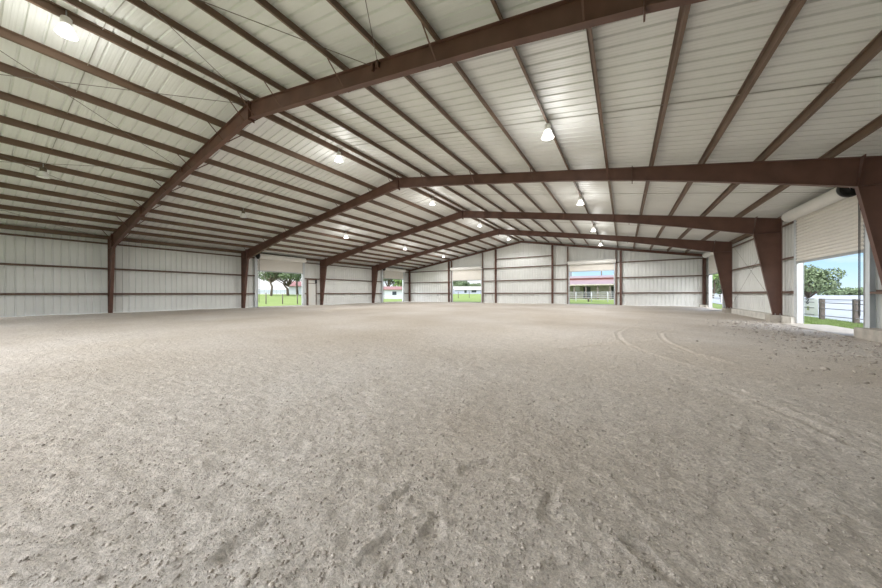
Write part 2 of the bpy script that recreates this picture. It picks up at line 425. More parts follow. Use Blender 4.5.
for z in GZ:
    hl = L_DOORS+L_BACK+([(P_DOOR[0]-.06, P_DOOR[1]+.02, 0)] if z < 2.0 else [])
    for a, b in spans(edgesY, hl): girt(wl, a, b, z if z != 2.77 or not (18.4 < a < 19) else 2.72, pl)
    for a, b in spans(edgesY, R_DOORS): girt(wr, a, b, z, pr)
EX = [0, 6.80, 13.61, 20.43, 27.115, W]
for z in (1.20, 2.77, 4.36, 5.50):
    for a, b in spans(EX, E_DOORS):
        if roofz((a+b)/2) < z+.5 or (z > 5 and not (13 < a < 14)): continue
        girt(wf, a+.11, b-.11, z, pe)

# ---- ceiling: two ribbed roof slopes
def roof(name, x0, x1, label):
    P = rib_profile(YB-.5, YE+.45); mb = MB()
    for (s0, d0), (s1, d1) in zip(P[:-1], P[1:]):
        z0 = HE+PO+SLP*(x0 if x0 < W/2 else W-x0); z1 = HR+PO
        mb.add([(x0, s0, z0+d0), (W/2, s0, z1+d0), (W/2, s1, z1+d1), (x0, s1, z0+d1)], [(0, 1, 2, 3)])
    o = mb.build(name, 'roof'); solidify(o, .004, 0)
    return tag(o, label, 'ceiling', kind='structure')
roof('ceiling_left', -.32, W/2, 'white ribbed metal roof slope rising from the left wall')
roof('ceiling_right', W+.32, W/2, 'white ribbed metal roof slope rising from the right wall')

# ---- outside ground
gx = np.unique(np.concatenate([np.linspace(-160, -20, 36), np.linspace(-20, -.2, 24), np.linspace(-.2, W+.2, 20), np.linspace(W+.2, 60, 40), np.linspace(60, 200, 36)]))
gy = np.unique(np.concatenate([np.linspace(-60, YB-.2, 14), np.linspace(YB-.2, YE+.2, 50), np.linspace(YE+.2, 75, 40), np.linspace(75, 260, 40)]))
gr, _, _ = grid_mesh('ground', gx, gy, terrain, 'lawn', skip=lambda X, Y: (X > -.2) & (X < W+.2) & (Y > YB-.2) & (Y < YE+.2))
tag(gr, 'green lawn around the arena seen through the open doors', 'lawn', kind='structure')

lot, _, _ = grid_mesh('ground_lot', np.linspace(36.5, 199, 60), np.linspace(8, 255, 80), lambda X, Y: terrain(X, Y)+.05, 'lot')
tag(lot, 'wide pale gravel lot behind the post and rail fence', 'gravel lot', kind='structure')

# ---- concrete curb and pedestals on the right
def trim(name, boxes, m, label):
    mb = MB()
    for lo, hi in boxes: mb.box(lo, hi)
    o = mb.build(name, m); return tag(o, label, 'curb', kind='structure')
trim('trim_1', [((W-.13, FY[2]+.36, -.5), (W+.24, FY[3]-.36, .12))], 'pconc', 'pale concrete curb under the right wall between the second and third right columns')
trim('trim_2', [((W-.13, 19.12, -.5), (W+.24, FY[2]-.36, .12))], 'pconc', 'short concrete curb between the near right door and the next column')
trim('trim_3', [((W-.25, FY[1]-2, -.5), (W+.24, 14.66, .10))], 'conc', 'concrete curb at the right picture edge beside the near right door')
trim('trim_4', [((W-.13, 34.85, -.5), (W+.24, YE-.3, .10)), ((W-.45, YE-.32, -.5), (W+.24, YE+.2, .12))], 'pconc', 'concrete block in the far right corner of the arena')
for i, (y_, lb) in enumerate(((FY[2], 'square concrete pedestal under the tapered column beside the near right door'), (FY[3], 'square concrete pedestal under the far right tapered column'))):
    o = trim('trim_%d' % (5+i), [((W-.46, y_-.34, -.5), (W+.14, y_+.34, .125))], 'conc', lb); o['category'] = 'pedestal'

# ================================================================ STEEL FRAMES
def portal_frame():
    root = empty('portal_frame', (W/2, 0, 0))
    h = W/2; top = HR
    dep = lambda x: float(np.interp(x, [.97, 2.2, 4.2, 6.1, 8.5, 12, h], [.80, .70, .56, .46, .41, .44, .53]))   # rafter depth against distance from the eave
    for sgn in (-1, 1):
        X = lambda d: sgn*(h-d)              # local x at distance d in from the wall
        base = -.12 if sgn < 0 else .13
        # column
        mb = MB(); kz = HE+SLP*.97-.80
        P = [(X(.02), base), (X(.30), base), (X(.97), kz), (X(.86), HE+SLP*.86), (X(.02), HE)]
        mb.prism([(x, -.006, z) for x, z in P], (0, .012, 0))
        mb.ribbon([(X(.0), 0, base), (X(.0), 0, HE)], (0, 1, 0), .15, (-sgn, 0, 0), .014)
        mb.ribbon([(X(.30), 0, base), (X(.97), 0, kz)], (0, 1, 0), .15, (sgn, 0, 0), .014)
        col = mb.build('column', 'steel', root)
        # base plate
        bp = MB().box((min(X(-.02), X(.36)), -.13, base-.02), (max(X(-.02), X(.36)), .13, base+.004)); bp.build('base_plate', 'steel', col)
        for dx in (.08, .24):
            for dy in (-.07, .07): MB().tube([(X(dx), dy, base), (X(dx), dy, base+.07)], .018, 6).build('anchor_bolt', 'galv', col)
        # rafter
        mb = MB(); ds = [.90, 2.2, 4.2, 6.1, 8.5, 12, h]
        up = [(X(d), HE+SLP*d) for d in ds]; lo = [(X(d), HE+SLP*d-dep(d)) for d in [.97]+ds[1:]]
        mb.prism([(x, -.005, z) for x, z in up+lo[::-1]], (0, .010, 0))
        upf = [(X(.0), 0, HE)]+[(x, 0, z) for x, z in up]
        mb.ribbon(upf, (0, 1, 0), .15, (0, 0, -1), .014)
        mb.ribbon([(x, 0, z) for x, z in lo], (0, 1, 0), .15, (0, 0, 1), .014)
        raf = mb.build('rafter', 'steel', root)
        # knee end plate, splice plate at the quarter point, ridge plate
        def plate(d, ext=.10, lean=0.0):
            zt = HE+SLP*d+.03; zb = HE+SLP*d-dep(max(d, .97))-ext
            q = MB().prism([(X(d)-.012, -.105, zb), (X(d)+.012, -.105, zb), (X(d-lean)+.012, -.105, zt), (X(d-lean)-.012, -.105, zt)], (0, .21, 0))
            return q.build('splice_plate', 'steel', raf)
        plate(.97, .0, .12); plate(6.1, .09)
        if sgn > 0: plate(h-.012, .10)
        # knee stiffener
        q = MB().box((min(X(.02), X(.97)), -.10, kz-.006), (max(X(.02), X(.97)), .10, kz+.006)); q.build('stiffener', 'steel', col)
        # flange braces from the rafter's lower flange up to every second purlin, both sides
        for k in ((0, 2, 4, 6, 8, 10, 11) if sgn < 0 else (4, 6, 8, 10, 11)):
            d = 1.45+1.36*k if k < 11 else h-.30
            for sy in (-1, 1):
                zb = HE+SLP*d-dep(d)+.03; zt = HE+SLP*d+.07
                a = Vector((X(d), sy*.07, zb)); b = Vector((X(d), sy*.62, zt))
                br = MB(); dirv = (b-a).normalized(); px = Vector((1, 0, 0)); pn = dirv.cross(px).normalized()
                br.prism([a-px*.016, a+px*.016, b+px*.016, b-px*.016], pn*.005)
                br.prism([a-px*.016, a-px*.012, b-px*.012, b-px*.016], pn*.034)
                br.build('flange_brace', 'steel', raf)
    return root
FRAME_LABELS = ['nearest brown steel portal frame, its rafter crossing the whole top of the picture',
                'second brown steel portal frame, its column at the right picture edge',
                'third brown steel portal frame, its tapered right column just past the near right door',
                'fourth and farthest brown portal frame with tapered columns, in front of the far gable']
fr = portal_frame()
for i, y_ in enumerate(FY):
    o = fr if i == 0 else copy_tree(fr)
    o.location = (W/2, y_, 0); tag(o, FRAME_LABELS[i], 'steel frame', 'tapered steel portal frames')

# end frame on the gable wall
ef = empty('end_portal', (W/2, YE-.11, 0)); tag(ef, 'shallow brown steel frame along the top and corners of the far gable wall', 'steel frame')
for sgn in (-1, 1):
    h = W/2
    mb = MB(); up = [(sgn*h, 0, HE), (0, 0, HR)]
    mb.prism([(sgn*h, -.005, HE), (0, -.005, HR), (0, -.005, HR-.24), (sgn*h, -.005, HE-.24)], (0, .01, 0))
    mb.ribbon(up, (0, 1, 0), .14, (0, 0, -1), .012); mb.ribbon([(x, y, z-.24) for x, y, z in up], (0, 1, 0), .14, (0, 0, 1), .012)
    mb.build('rafter', 'steel', ef)
    mb = MB(); x0, x1 = sgn*(h-.02), sgn*(h-.24); base = -.1 if sgn < 0 else .12
    mb.box((min(x0, x1)+.01, -.005, base), (max(x0, x1)-.01, .005, HE-.2))
    for xx in (x0, x1): mb.box((xx-.006, -.10, base), (xx+.006, .10, HE-.2))
    mb.build('column', 'steel', ef)
# gable wall posts
def wind_post(x, label, wd=.10, name='gable_post', ztop=None, m='steel', d=.2):
    zt = roofz(x)-.25 if ztop is None else ztop
    mb = MB(); y0 = YE-.07
    mb.box((x-.005, y0, -.1), (x+.005, y0+d, zt))
    for yy in (y0, y0+d-.012): mb.box((x-wd, yy, -.1), (x+wd, yy+.012, zt))
    o = mb.build(name, m); return tag(o, label, 'post', 'brown posts of the far gable wall')
wind_post(6.80, 'brown steel gable post just left of the far left roll-up door')
wind_post(13.61, 'brown steel gable post left of the widest far wall panel')
wind_post(20.43, 'brown steel gable post right of the widest far wall panel')
wind_post(27.115, 'brown steel gable post just right of the barn doorway')

# ================================================================ PURLINS AND EAVE STRUTS
ORD = ['first', 'second', 'third', 'fourth', 'fifth', 'sixth', 'seventh', 'eighth', 'ninth', 'tenth', 'eleventh']
def purlin(d, side, label):
    """side -1 left slope, +1 right slope; d distance from the eave; Z section, top flange up-slope, bottom flange down-slope"""
    mb = MB(); dn = -1 if side < 0 else 1       # x direction of down-slope
    x = d if side < 0 else W-d; z0 = HE+SLP*d; z1 = z0+PO-.004; sx = -dn*SLP
    y0, y1 = YB-.1, YE+.15
    def strip(pts):
        mb.prism([(px_, y0, pz) for px_, pz in pts], (0, y1-y0, 0))
    t = .004
    strip([(x-t/2, z0), (x+t/2, z0), (x+t/2, z1), (x-t/2, z1)])
    xb = x+dn*.052; strip([(x, z0), (xb, z0+sx*dn*.052*1), (xb, z0+sx*dn*.052+t), (x, z0+t)])
    strip([(xb-t/2, z0-.012), (xb+t/2, z0-.012), (xb+t/2, z0+.018), (xb-t/2, z0+.018)])
    xt = x-dn*.052; strip([(x, z1), (xt, z1+SLP*.052), (xt, z1+SLP*.052-t), (x, z1-t)])
    strip([(xt-t/2, z1-.016), (xt+t/2, z1-.016), (xt+t/2, z1+SLP*.052), (xt-t/2, z1+SLP*.052)])
    o = mb.build('roof_purlin', 'purlin'); return tag(o, label, 'purlin', 'roof purlins')
for side, nm in ((-1, 'left'), (1, 'right')):
    for k in range(11):
        purlin(1.45+1.36*k, side, 'brown roof purlin under the %s slope, %s up from the %s eave' % (nm, ORD[k], nm))
    rp_ = purlin(W/2-.30, side, 'brown ridge purlin on the %s side of the roof peak, one of a close pair' % nm)
    if side > 0:
        # faded stencilled letters on the web near the first frame
        mb = MB(); xw = W-(W/2-.30)-.004; z0 = HE+SLP*(W/2-.30)
        def st(y0, y1, a, b): mb.add([(xw, y0, z0+a), (xw, y0+.035, z0+a), (xw, y1+.035, z0+b), (xw, y1, z0+b)], [(0, 3, 2, 1)])
        for yb in (4.02, 4.42):
            for q in (0, .11, .22):
                st(yb+q, yb+q, .05, .15); st(yb+q, yb+q+.06, .05, .15); st(yb+q+.06, yb+q+.06, .05, .15)
        mb.build('stencil_letters', 'stencil', rp_)
for side, nm in ((-1, 'left'), (1, 'right')):
    mb = MB(); xo = -.19 if side < 0 else W+.19; xi = -.005 if side < 0 else W+.005; zt = HE+.13
    for z in (zt-.215, zt): mb.box((min(xo, xi), YB, z), (max(xo, xi), YE+.15, z+.005))
    mb.box((xi-.003, YB, zt-.215), (xi+.003, YE+.15, zt+.005))
    for z in (zt-.215, zt-.02): mb.box((xo-.003, YB, z), (xo+.003, YE+.15, z+.02))
    o = mb.build('eave_strut', 'purlin'); tag(o, 'dark brown eave strut along the top of the %s side wall' % nm, 'eave strut', 'eave struts')

# ---- brace rods in the near roof bay and on the right wall
PANEL = ['beside the eave', 'at mid slope', 'beside the ridge']
third = W/6
for side, nm in ((-1, 'left'), (1, 'right')):
    for k in range(3):
        for j in (0, 1):
            d0, d1 = k*third+.1, (k+1)*third-.05
            if j: d0, d1 = d1, d0
            P = lambda d, y: ((d if side < 0 else W-d), y, HE+SLP*d-.06-.04*j)
            mb = MB(); mb.tube([P(d0, YA-BAY+.05), P(d1, YA-.05)], .008, 6)
            o = mb.build('brace_rod', 'rod')
            tag(o, 'thin roof brace rod %s of the %s slope, %s towards the nearest frame' % (PANEL[k], nm, 'falling' if j else 'rising'), 'brace rod', 'roof brace rods')
            if (k, j) in ((1, 0), (2, 1)):   # clip where the rods meet the nearest frame's rafter
                p = P(d1, YA-.05)
                MB().box((p[0]-.03, YA-.09, p[2]-.10), (p[0]+.03, YA-.02, p[2]+.06)).build('rod_clip', 'steel', o)
for j in (0, 1):
    za, zb = (.3, 4.5) if j == 0 else (4.5, .3)
    o = MB().tube([(W-.03-.03*j, FY[2]+.1, za), (W-.03-.03*j, FY[3]-.1, zb)], .006, 6).build('brace_rod', 'rod')
    tag(o, 'thin wall brace rod %s towards the far end on the right wall' % ('rising' if j == 0 else 'falling'), 'brace rod', 'wall brace rods')

# ================================================================ ROLL-UP DOORS
def roll_door(name, loc, rz, width, zcurtain, label, near_side, far_end_pad=.22, chain=True):
    """local x runs along the wall from 0 to width, local y points into the arena, z up; y=0 is the column line, the sheet is at y=-.2"""
    root = empty(name, loc, rz); tag(root, label, 'roll-up door', 'white roll-up doors', 'structure')
    zc, r = 4.50, .225
    # curtain of curved slats
    mb = MB(); yc = -.02; pitch = .125; n = int((zc-zcurtain)/pitch)
    prof = []
    for k in range(n):
        z = zcurtain+.05+k*pitch
        for q, dd in ((0, 0), (.10, .016), (.28, .030), (.55, .034), (.80, .024), (.92, .004), (.93, -.016), (.99, -.016)): prof.append((yc+dd, z+q*pitch))
    vs = [(x, y, z) for y, z in prof for x in (.02, width-.02)]
    mb.add(vs, [(2*i, 2*i+1, 2*i+3, 2*i+2) for i in range(len(prof)-1)])
    cu = mb.build('curtain', 'door', root); solidify(cu, .004, 0)
    MB().box((.02, yc-.03, zcurtain-.03), (width-.02, yc+.03, zcurtain+.06)).build('bottom_bar', 'galv', cu)
    # hood over the barrel
    m2 = MB(); seg = 20; x0, x1 = (.34 if chain and near_side < 0 else -.12), width+(-.05 if chain and near_side > 0 else .10); ring = []
    for k in range(seg): 
        a = 2*math.pi*k/seg; ring.append((.20+r*math.cos(a), zc+r*math.sin(a)))
    vs = []; fs = []
    for x in (x0, x0+.04, x1-.04, x1):
        s_ = 1 if x in (x0+.04, x1-.04) else .93
        vs += [(x, .20+(y-.20)*s_, zc+(z-zc)*s_) for y, z in ring]
    for i in range(3): fs += [(i*seg+k, (i+1)*seg+k, (i+1)*seg+(k+1) % seg, i*seg+(k+1) % seg) for k in range(seg)]
    m2.add(vs, fs, True); m2.add(vs[:seg], [tuple(range(seg))]); m2.add(vs[-seg:], [tuple(range(seg-1, -1, -1))])
    m2.build('hood', 'hood', root)
    # guides, jambs and head bracket
    for x, s_ in ((0, 1), (width, -1)):
        g = MB(); g.box((min(x, x+s_*.07), .0, -.1), (max(x, x+s_*.07), .008, zc-.1)); g.box((min(x, x+s_*.008), -.06, -.1), (max(x, x+s_*.008), .0, zc-.1))
        for k in range(14): g.box((min(x+s_*.01, x+s_*.03), .008, .2+k*.3), (max(x+s_*.01, x+s_*.03), .02, .23+k*.3))
        g.build('guide', 'galv', root)
        j = MB(); xo = x-s_*.20
        j.box((min(x, x-s_*.004), -.2, -.12), (max(x, x-s_*.004), .005, OPEN_H)); j.box((min(x, xo), -.005, -.12), (max(x, xo), .005, zc)); j.box((min(x, xo), -.23, -.12), (max(x, xo), -.222, OPEN_H))
        j.build('jamb', 'jamb', root)
        b = MB(); b.box((min(x-s_*.125, x-s_*.14), -.05, zc-.10), (max(x-s_*.125, x-s_*.14), .30, zc+.10)); b.build('bracket', 'dark', root)
    MB().box((0, -.23, OPEN_H-.02), (width, -.21, OPEN_H+.4)).build('header', 'jamb', root)
    MB().box((-.1, -.9, -.3), (width+.1, .45, .012)).build('threshold', 'conc', root).location = (0, 0, float(floor_base(loc[0], loc[1]))+.02)
    if chain:
        x = .33 if near_side < 0 else width-.04
        s_ = -1 if near_side < 0 else 1
        h = MB(); rr = []
        for R_, y_ in ((.05, .0), (.24, .0), (.27, .03), (.27, .09), (.24, .12), (.20, .12), (.20, .06), (.10, .06), (.10, .16), (.05, .16)): rr.append((R_, y_))
        vs = []; fs = []; n = 24
        for R_, dd in rr:
            for k in range(n):
                a = 2*math.pi*k/n; vs.append((x+s_*(.0+dd), .20+R_*math.cos(a), zc+R_*math.sin(a)))
        for i in range(len(rr)-1):
            for k in range(n): fs.append((i*n+k, i*n+(k+1) % n, (i+1)*n+(k+1) % n, (i+1)*n+k))
        h.add(vs, fs, True); hg = h.build('chain_wheel', 'dark', root)
        xx = .13 if near_side < 0 else width-.13
        c = MB(); zb = .42
        loop = [(xx-.03, .06, zc-.2), (xx-.03, .06, zb+.25), (xx-.03, .06, zb+.06), (xx, .06, zb), (xx+.03, .06, zb+.06), (xx+.03, .06, zb+.25), (xx+.03, .06, zc-.2)]
        c.tube(loop, .010, 6); c.build('pull_chain', 'dark', root)
    return root
# left wall: local x -> +Y means rz = +90deg puts local y to -X; use rz=-90 with origin at the far end so that local y -> +X
def left_door(n, d, zc, label): return roll_door('door_%d' % n, (0, d[1], 0), -math.pi/2, d[1]-d[0], zc, label, 1)
def right_door(n, d, zc, label): return roll_door('door_%d' % n, (W, d[0], 0), math.pi/2, d[1]-d[0], zc, label, -1)
def end_door(n, d, zc, label): return roll_door('door_%d' % n, (d[1], YE, 0), math.pi, d[1]-d[0], zc, label, -1, chain=False)
left_door(1, L_DOORS[0], 3.20, 'partly raised white roll-up door in the left wall with an oak tree outside')
left_door(2, L_DOORS[1], 3.22, 'partly raised white roll-up door at the far end of the left wall')
end_door(3, E_DOORS[0], 2.90, 'partly raised roll-up door left of centre in the far gable wall')
end_door(4, E_DOORS[1], 3.56, 'mostly raised roll-up door in the far gable wall showing a barn')
right_door(5, R_DOORS[1], 2.76, 'partly raised roll-up door at the far right corner, half hidden by a column')
right_door(6, R_DOORS[0], 2.46, 'big half raised roll-up door near the right edge showing blue sky')
# jamb posts running up to the gable rafter above the far doors
for x, lb in ((7.22, 'thin brown jamb post on the left side of the far left roll-up door'), (11.83, 'thin brown jamb post on the right side of the far left roll-up door'), (22.07, 'thin brown jamb post on the left side of the barn doorway'), (26.70, 'thin pale jamb post on the right side of the barn doorway')):
    mb = MB(); zt = roofz(x)-.25; mb.box((x-.05, YE-.02, -.1), (x+.05, YE+.17, zt)); mb.box((x-.07, YE-.03, -.1), (x+.07, YE-.02, zt))
    tag(mb.build('jamb_post', 'girt'), lb, 'post', 'jamb posts in the far gable wall')

# ---- personnel door in the left wall
pd = empty('door_7', (0, P_DOOR[1], 0), -math.pi/2); tag(pd, 'narrow white walk-in door in the left wall beside the big roll-up door', 'door', kind='structure')
pw = P_DOOR[1]-P_DOOR[0]
dl = MB().box((.07, -.19, -.08), (pw-.05, -.145, 2.24)).build('door_panel', 'pdoor', pd)
MB().tube([(.16, -.145, 1.0), (.16, -.09, 1.0), (.27, -.09, 1.0)], .012, 6).build('door_handle', 'galv', dl)
fm = MB(); fm.box((pw-.05, -.2, -.1), (pw+.04, .01, 2.66)); fm.box((.0, -.2, -.1), (.07, -.1, 2.62)); fm.box((0, -.2, 2.24), (pw, -.15, 2.30)); fm.box((0, -.2, 2.60), (pw, 0, 2.66))
fm.build('door_frame', 'girt', pd)
MB().box((.07, -.19, 2.30), (pw-.05, -.17, 2.60)).build('transom_panel', 'pdoor', pd)
MB().box((.03, -.1, 2.26), (.17, .02, 2.66)).build('switch_box', 'dark', pd)

# ================================================================ LAMPS AND CONDUITS
LB = [1.399, 9.019, 16.639, 24.259, 31.949]
def lamp(x, y, on, label, warm=False):
    zr = roofz(x)+PO; zb = zr-.49
    root = empty('high_bay_lamp', (x, y, zb)); tag(root, label, 'hanging lamp', 'high bay lamps under the roof')
    h = zr-zb
    MB().tube([(0, 0, .30), (0, 0, h-.01)], .012, 6).build('hanger', 'galv', root)
    MB().lathe([(0, .31), (.075, .31), (.09, .29), (.09, .17), (.07, .14), (0, .14)], n=20).build('ballast_housing', 'hood' if on else 'shed', root)
    t = MB(); P = [(.075, .15), (.10, .13), (.115, .08), (.145, .0), (.165, -.055), (.175, -.07), (.168, -.075), (.14, .0), (.11, .075), (.07, .14)]
    t.lathe(P, n=28); t.build('reflector', 'dome_on' if on else 'dome_off', root)
    bb = MB(); pr_ = [(0, .10), (.05, .09), (.085, .03), (.09, -.01), (.06, -.05), (0, -.065)]
    bb.lathe(pr_, n=18); bb.build('bulb', 'bulb' if on else 'dome_off', root)
    if on:
        l = bpy.data.lights.new('lamp_light', 'SPOT'); l.energy = LAMP; l.shadow_soft_size = .12; l.color = (1, .99, .975); l.spot_size = math.radians(165); l.spot_blend = .35
        lo = bpy.data.objects.new('lamp_light', l); COL.objects.link(lo); lo.parent = root; lo.location = (0, 0, -.17)
        l = bpy.data.lights.new('reflector_light', 'POINT'); l.energy = UPLIGHT; l.shadow_soft_size = .2; l.color = (1, .99, .975)
        lo = bpy.data.objects.new('reflector_light', l); COL.objects.link(lo); lo.parent = root; lo.location = (0, 0, -.22)
    return root
PLACE = ['in front of the nearest frame', 'between the first and second frames', 'between the second and third frames', 'between the third and fourth frames', 'closest to the far gable']
for i in range(5):
    lamp(16.60, LB[i], True, 'lit white lamp in the row by the roof peak, '+PLACE[i])
    lamp(8.30, 1.9 if i == 0 else LB[i], i > 1, ('lit white lamp in the row under the left slope, ' if i > 1 else 'unlit grey lamp in the row under the left slope, ')+PLACE[i])
    if i: lamp(25.52, LB[i], True, 'lit white lamp in the row under the right slope, '+PLACE[i])
for i in range(5):
    y = (1.9 if i == 0 else LB[i])+.06
    pts = [(8.1, y, roofz(8.1)+PO-.02), (W/2, y, HR+PO-.02), (W-.1, y, roofz(.1)+PO-.02)]
    o = MB().tube(pts, .009, 6).build('conduit', 'cond'); tag(o, 'thin grey conduit across the roof panels feeding lamps, '+PLACE[i], 'conduit', 'electrical conduits')

# ================================================================ LOOSE CLODS
def clods(name, spots, label):
    base = [(0, 0, 1), (.894, 0, .447), (.276, .851, .447), (-.724, .526, .447), (-.724, -.526, .447), (.276, -.851, .447), (.724, .526, -.447), (-.276, .851, -.447), (-.894, 0, -.447), (-.276, -.851, -.447), (.724, -.526, -.447), (0, 0, -1)]
    fc = [(0, 1, 2), (0, 2, 3), (0, 3, 4), (0, 4, 5), (0, 5, 1), (1, 6, 2), (2, 7, 3), (3, 8, 4), (4, 9, 5), (5, 10, 1), (6, 7, 2), (7, 8, 3), (8, 9, 4), (9, 10, 5), (10, 6, 1), (11, 7, 6), (11, 8, 7), (11, 9, 8), (11, 10, 9), (11, 6, 10)]
    B = np.array(base); Fc = np.array(fc)
    n = len(spots); sp = np.array(spots)
    A = rng.uniform(.6, 1.3, (n, 12, 1)); sc = rng.uniform(.7, 1.3, (n, 1, 3))*np.array([1, 1, .7])
    V = B[None]*A*sc*sp[:, None, 3:4]+sp[:, None, :3]
    Fa = (Fc[None]+12*np.arange(n)[:, None, None]).reshape(-1, 3)
    me = bpy.data.meshes.new(name); me.vertices.add(n*12); me.vertices.foreach_set('co', V.reshape(-1).astype(np.float32))
    me.loops.add(Fa.size); me.loops.foreach_set('vertex_index', Fa.ravel().astype(np.int32)); me.polygons.add(len(Fa)); me.polygons.foreach_set('loop_start', np.arange(0, Fa.size, 3, dtype=np.int32))
    me.update(calc_edges=True); me.materials.append(M['clod']); o = bpy.data.objects.new(name, me); COL.objects.link(o); tag(o, label, 'gravel', kind='stuff')
FX, FYY = xs, ys
FZ = np.empty(len(fl.data.vertices)*3, np.float32); fl.data.vertices.foreach_get('co', FZ); FZ = FZ.reshape(len(ys), len(xs), 3)[..., 2]
def fz(x, y):
    i = np.clip(np.searchsorted(xs, x), 1, len(xs)-1); j = np.clip(np.searchsorted(ys, y), 1, len(ys)-1)
    return FZ[j, i]
n = 16000
ang = rng.uniform(-1.55, .50, n); rad = 1.2+rng.exponential(3.4, n)
cx = CAM[0]+rad*np.sin(ang); cy = rad*np.cos(ang)
sz = np.clip(rng.lognormal(math.log(.0048), .5, n), .0025, .013)
# more lumps along the right wall by the near right door
n2 = 2600
cx = np.concatenate([cx, rng.normal(32.2, .9, n2)]); cy = np.concatenate([cy, rng.uniform(6, 20, n2)]); sz = np.concatenate([sz, np.clip(rng.lognormal(math.log(.014), .6, n2), .005, .06)])
k = (cx > .1) & (cx < W-.35) & (cy > -2) & (cy < YE-1); cx, cy, sz = cx[k], cy[k], sz[k]
clods('gravel', np.stack([cx, cy, fz(cx, cy)+sz*.25, sz], -1), 'small clods and pebbles scattered over the dirt floor')

# ================================================================ OUTSIDE
# ---- fence along the right side: wooden posts, thin rails, white sheet
def fence():
    root = empty('field_fence', (36.25, 22.4, -.2)); tag(root, 'fence of wooden posts and thin rails outside the near right door', 'fence')
    p0 = np.array([36.111, 23.42]); p1 = np.array([36.362, 21.364]); d = p0-p1
    for k in range(-5, 7):
        p = p1+d*k; z = float(terrain(p[0], p[1])); 
        MB().box((p[0]-.08-36.25, p[1]-.075-22.4, z-.2+.2), (p[0]+.08-36.25, p[1]+.075-22.4, z+1.13+.2)).build('post', 'post', root)
    a = p1-d*5; b = p1+d*6; L = lambda p, z: (p[0]-36.25, p[1]-22.4, z)
    for hz in (.20, .57, .86, 1.04):
        mb = MB(); o_ = np.array([-.03, 0]); mb.tube([L(a+o_, float(terrain(*a))+hz+.2), L(b+o_, float(terrain(*b))+hz+.2)], .022, 6); mb.build('rail', 'rail', root)
    return root
fence()
bn = empty('banner', (36.02, 24.0, .3)); tag(bn, 'white banner on the field fence with a dark S mark and green patch', 'banner')
MB().box((-.01, -.45, -.36), (.01, .9, .58)).build('cloth', 'hood', bn)
MB().tube([(-.012, .55+.10*math.cos(t)*1.0, .42+(.06 if t < 3.6 else -.06)*0+.0+.11*q) for t, q in ((.5, .9), (1.2, 1.25), (2.2, 1.2), (3.0, .7), (2.2, .25), (1.2, -.1), (.1, -.6), (1.0, -1.1), (2.0, -1.15), (2.8, -.75))], .028, 6).build('letter', 'dark', bn)
MB().box((-.014, .38, -.08), (-.010, .62, .14)).build('green_patch', 'ygreen', bn)

# ---- trees
def tree(loc, h, cr, name, leafm, label, group, seed, n=2600, trunk_h=.34, leaf=.28, flat=.62, lobes=11, tr=None):
    r_ = np.random.default_rng(seed); root = empty(name, loc); tag(root, label, 'tree', group)
    tr = tr or h*.026; th = h*trunk_h
    mb = MB(); mb.tube([(0, 0, -.3), (.05*cr*r_.normal(), .05*cr*r_.normal(), th*.6), (.06*cr*r_.normal(), .06*cr*r_.normal(), th), (.1*cr*r_.normal(), .1*cr*r_.normal(), h*.72)], [tr*1.3, tr, tr*.85, tr*.25], 8)
    C_ = []
    for k in range(lobes):
        a = 2*math.pi*k/lobes*1.618*1.0+r_.uniform(0, .6); q = r_.uniform(.25, .78); z = h*(trunk_h+.08)+(h*(1-trunk_h)-.16*h)*r_.uniform(.08, .82)
        wq = 1-.55*((z-h*.5)/(h*.5))**2 if z > h*.5 else 1
        C_.append((cr*q*wq*math.cos(a), cr*q*wq*math.sin(a), z, cr*r_.uniform(.28, .44)))
        mb.tube([(0, 0, th*.85), (C_[-1][0]*.5, C_[-1][1]*.5, th+(z-th)*.45), (C_[-1][0], C_[-1][1], z)], [tr*.5, tr*.3, tr*.08], 6)
    C_.append((0, 0, h*.78, cr*.42))
    mb.build('trunk', 'bark', root)
    C_ = np.array(C_); pick = r_.integers(0, len(C_), n); dirs = r_.normal(size=(n, 3)); dirs /= np.linalg.norm(dirs, axis=1)[:, None]
    rad = r_.uniform(.55, 1.0, n)**.6
    P = C_[pick, :3]+dirs*(C_[pick, 3]*rad)[:, None]*np.array([1, 1, flat])
    nrm = dirs+.7*r_.normal(size=(n, 3)); nrm /= np.linalg.norm(nrm, axis=1)[:, None]
    t1 = np.cross(nrm, r_.normal(size=(n, 3))); t1 /= np.linalg.norm(t1, axis=1)[:, None]; t2 = np.cross(nrm, t1)
    s_ = leaf*r_.uniform(.6, 1.3, n)[:, None]
    V = np.stack([P-t1*s_, P+t2*s_*.6, P+t1*s_, P-t2*s_*.6], 1).reshape(-1, 3)
    me = bpy.data.meshes.new('crown'); me.vertices.add(4*n); me.vertices.foreach_set('co', V.ravel().astype(np.float32))
    me.loops.add(4*n); me.loops.foreach_set('vertex_index', np.arange(4*n, dtype=np.int32)); me.polygons.add(n); me.polygons.foreach_set('loop_start', np.arange(0, 4*n, 4, dtype=np.int32))
    me.update(calc_edges=True); me.materials.append(M[leafm]); o = bpy.data.objects.new('crown', me); COL.objects.link(o); o.parent = root
    return root
G1 = 'trees beyond the doors'
# outside the left door
tree(on_ground(271, 62), 7.6, 4.4, 'oak_tree', 'leaf', 'dark oak tree with a single bare trunk outside the first left door', G1, 1, 2400, .42, .20, .5)
tree(on_ground(288, 66), 9.4, 6.0, 'oak_tree', 'leaf', 'spreading oak tree outside the first left door, with forked trunk', G1, 2, 3600, .26, .24, .55, 14)
tree(on_ground(297.5, 74), 9.0, 3.2, 'shade_tree', 'leaf2', 'bright green tree at the right side of the first left doorway', G1, 3, 1800, .45, .24)
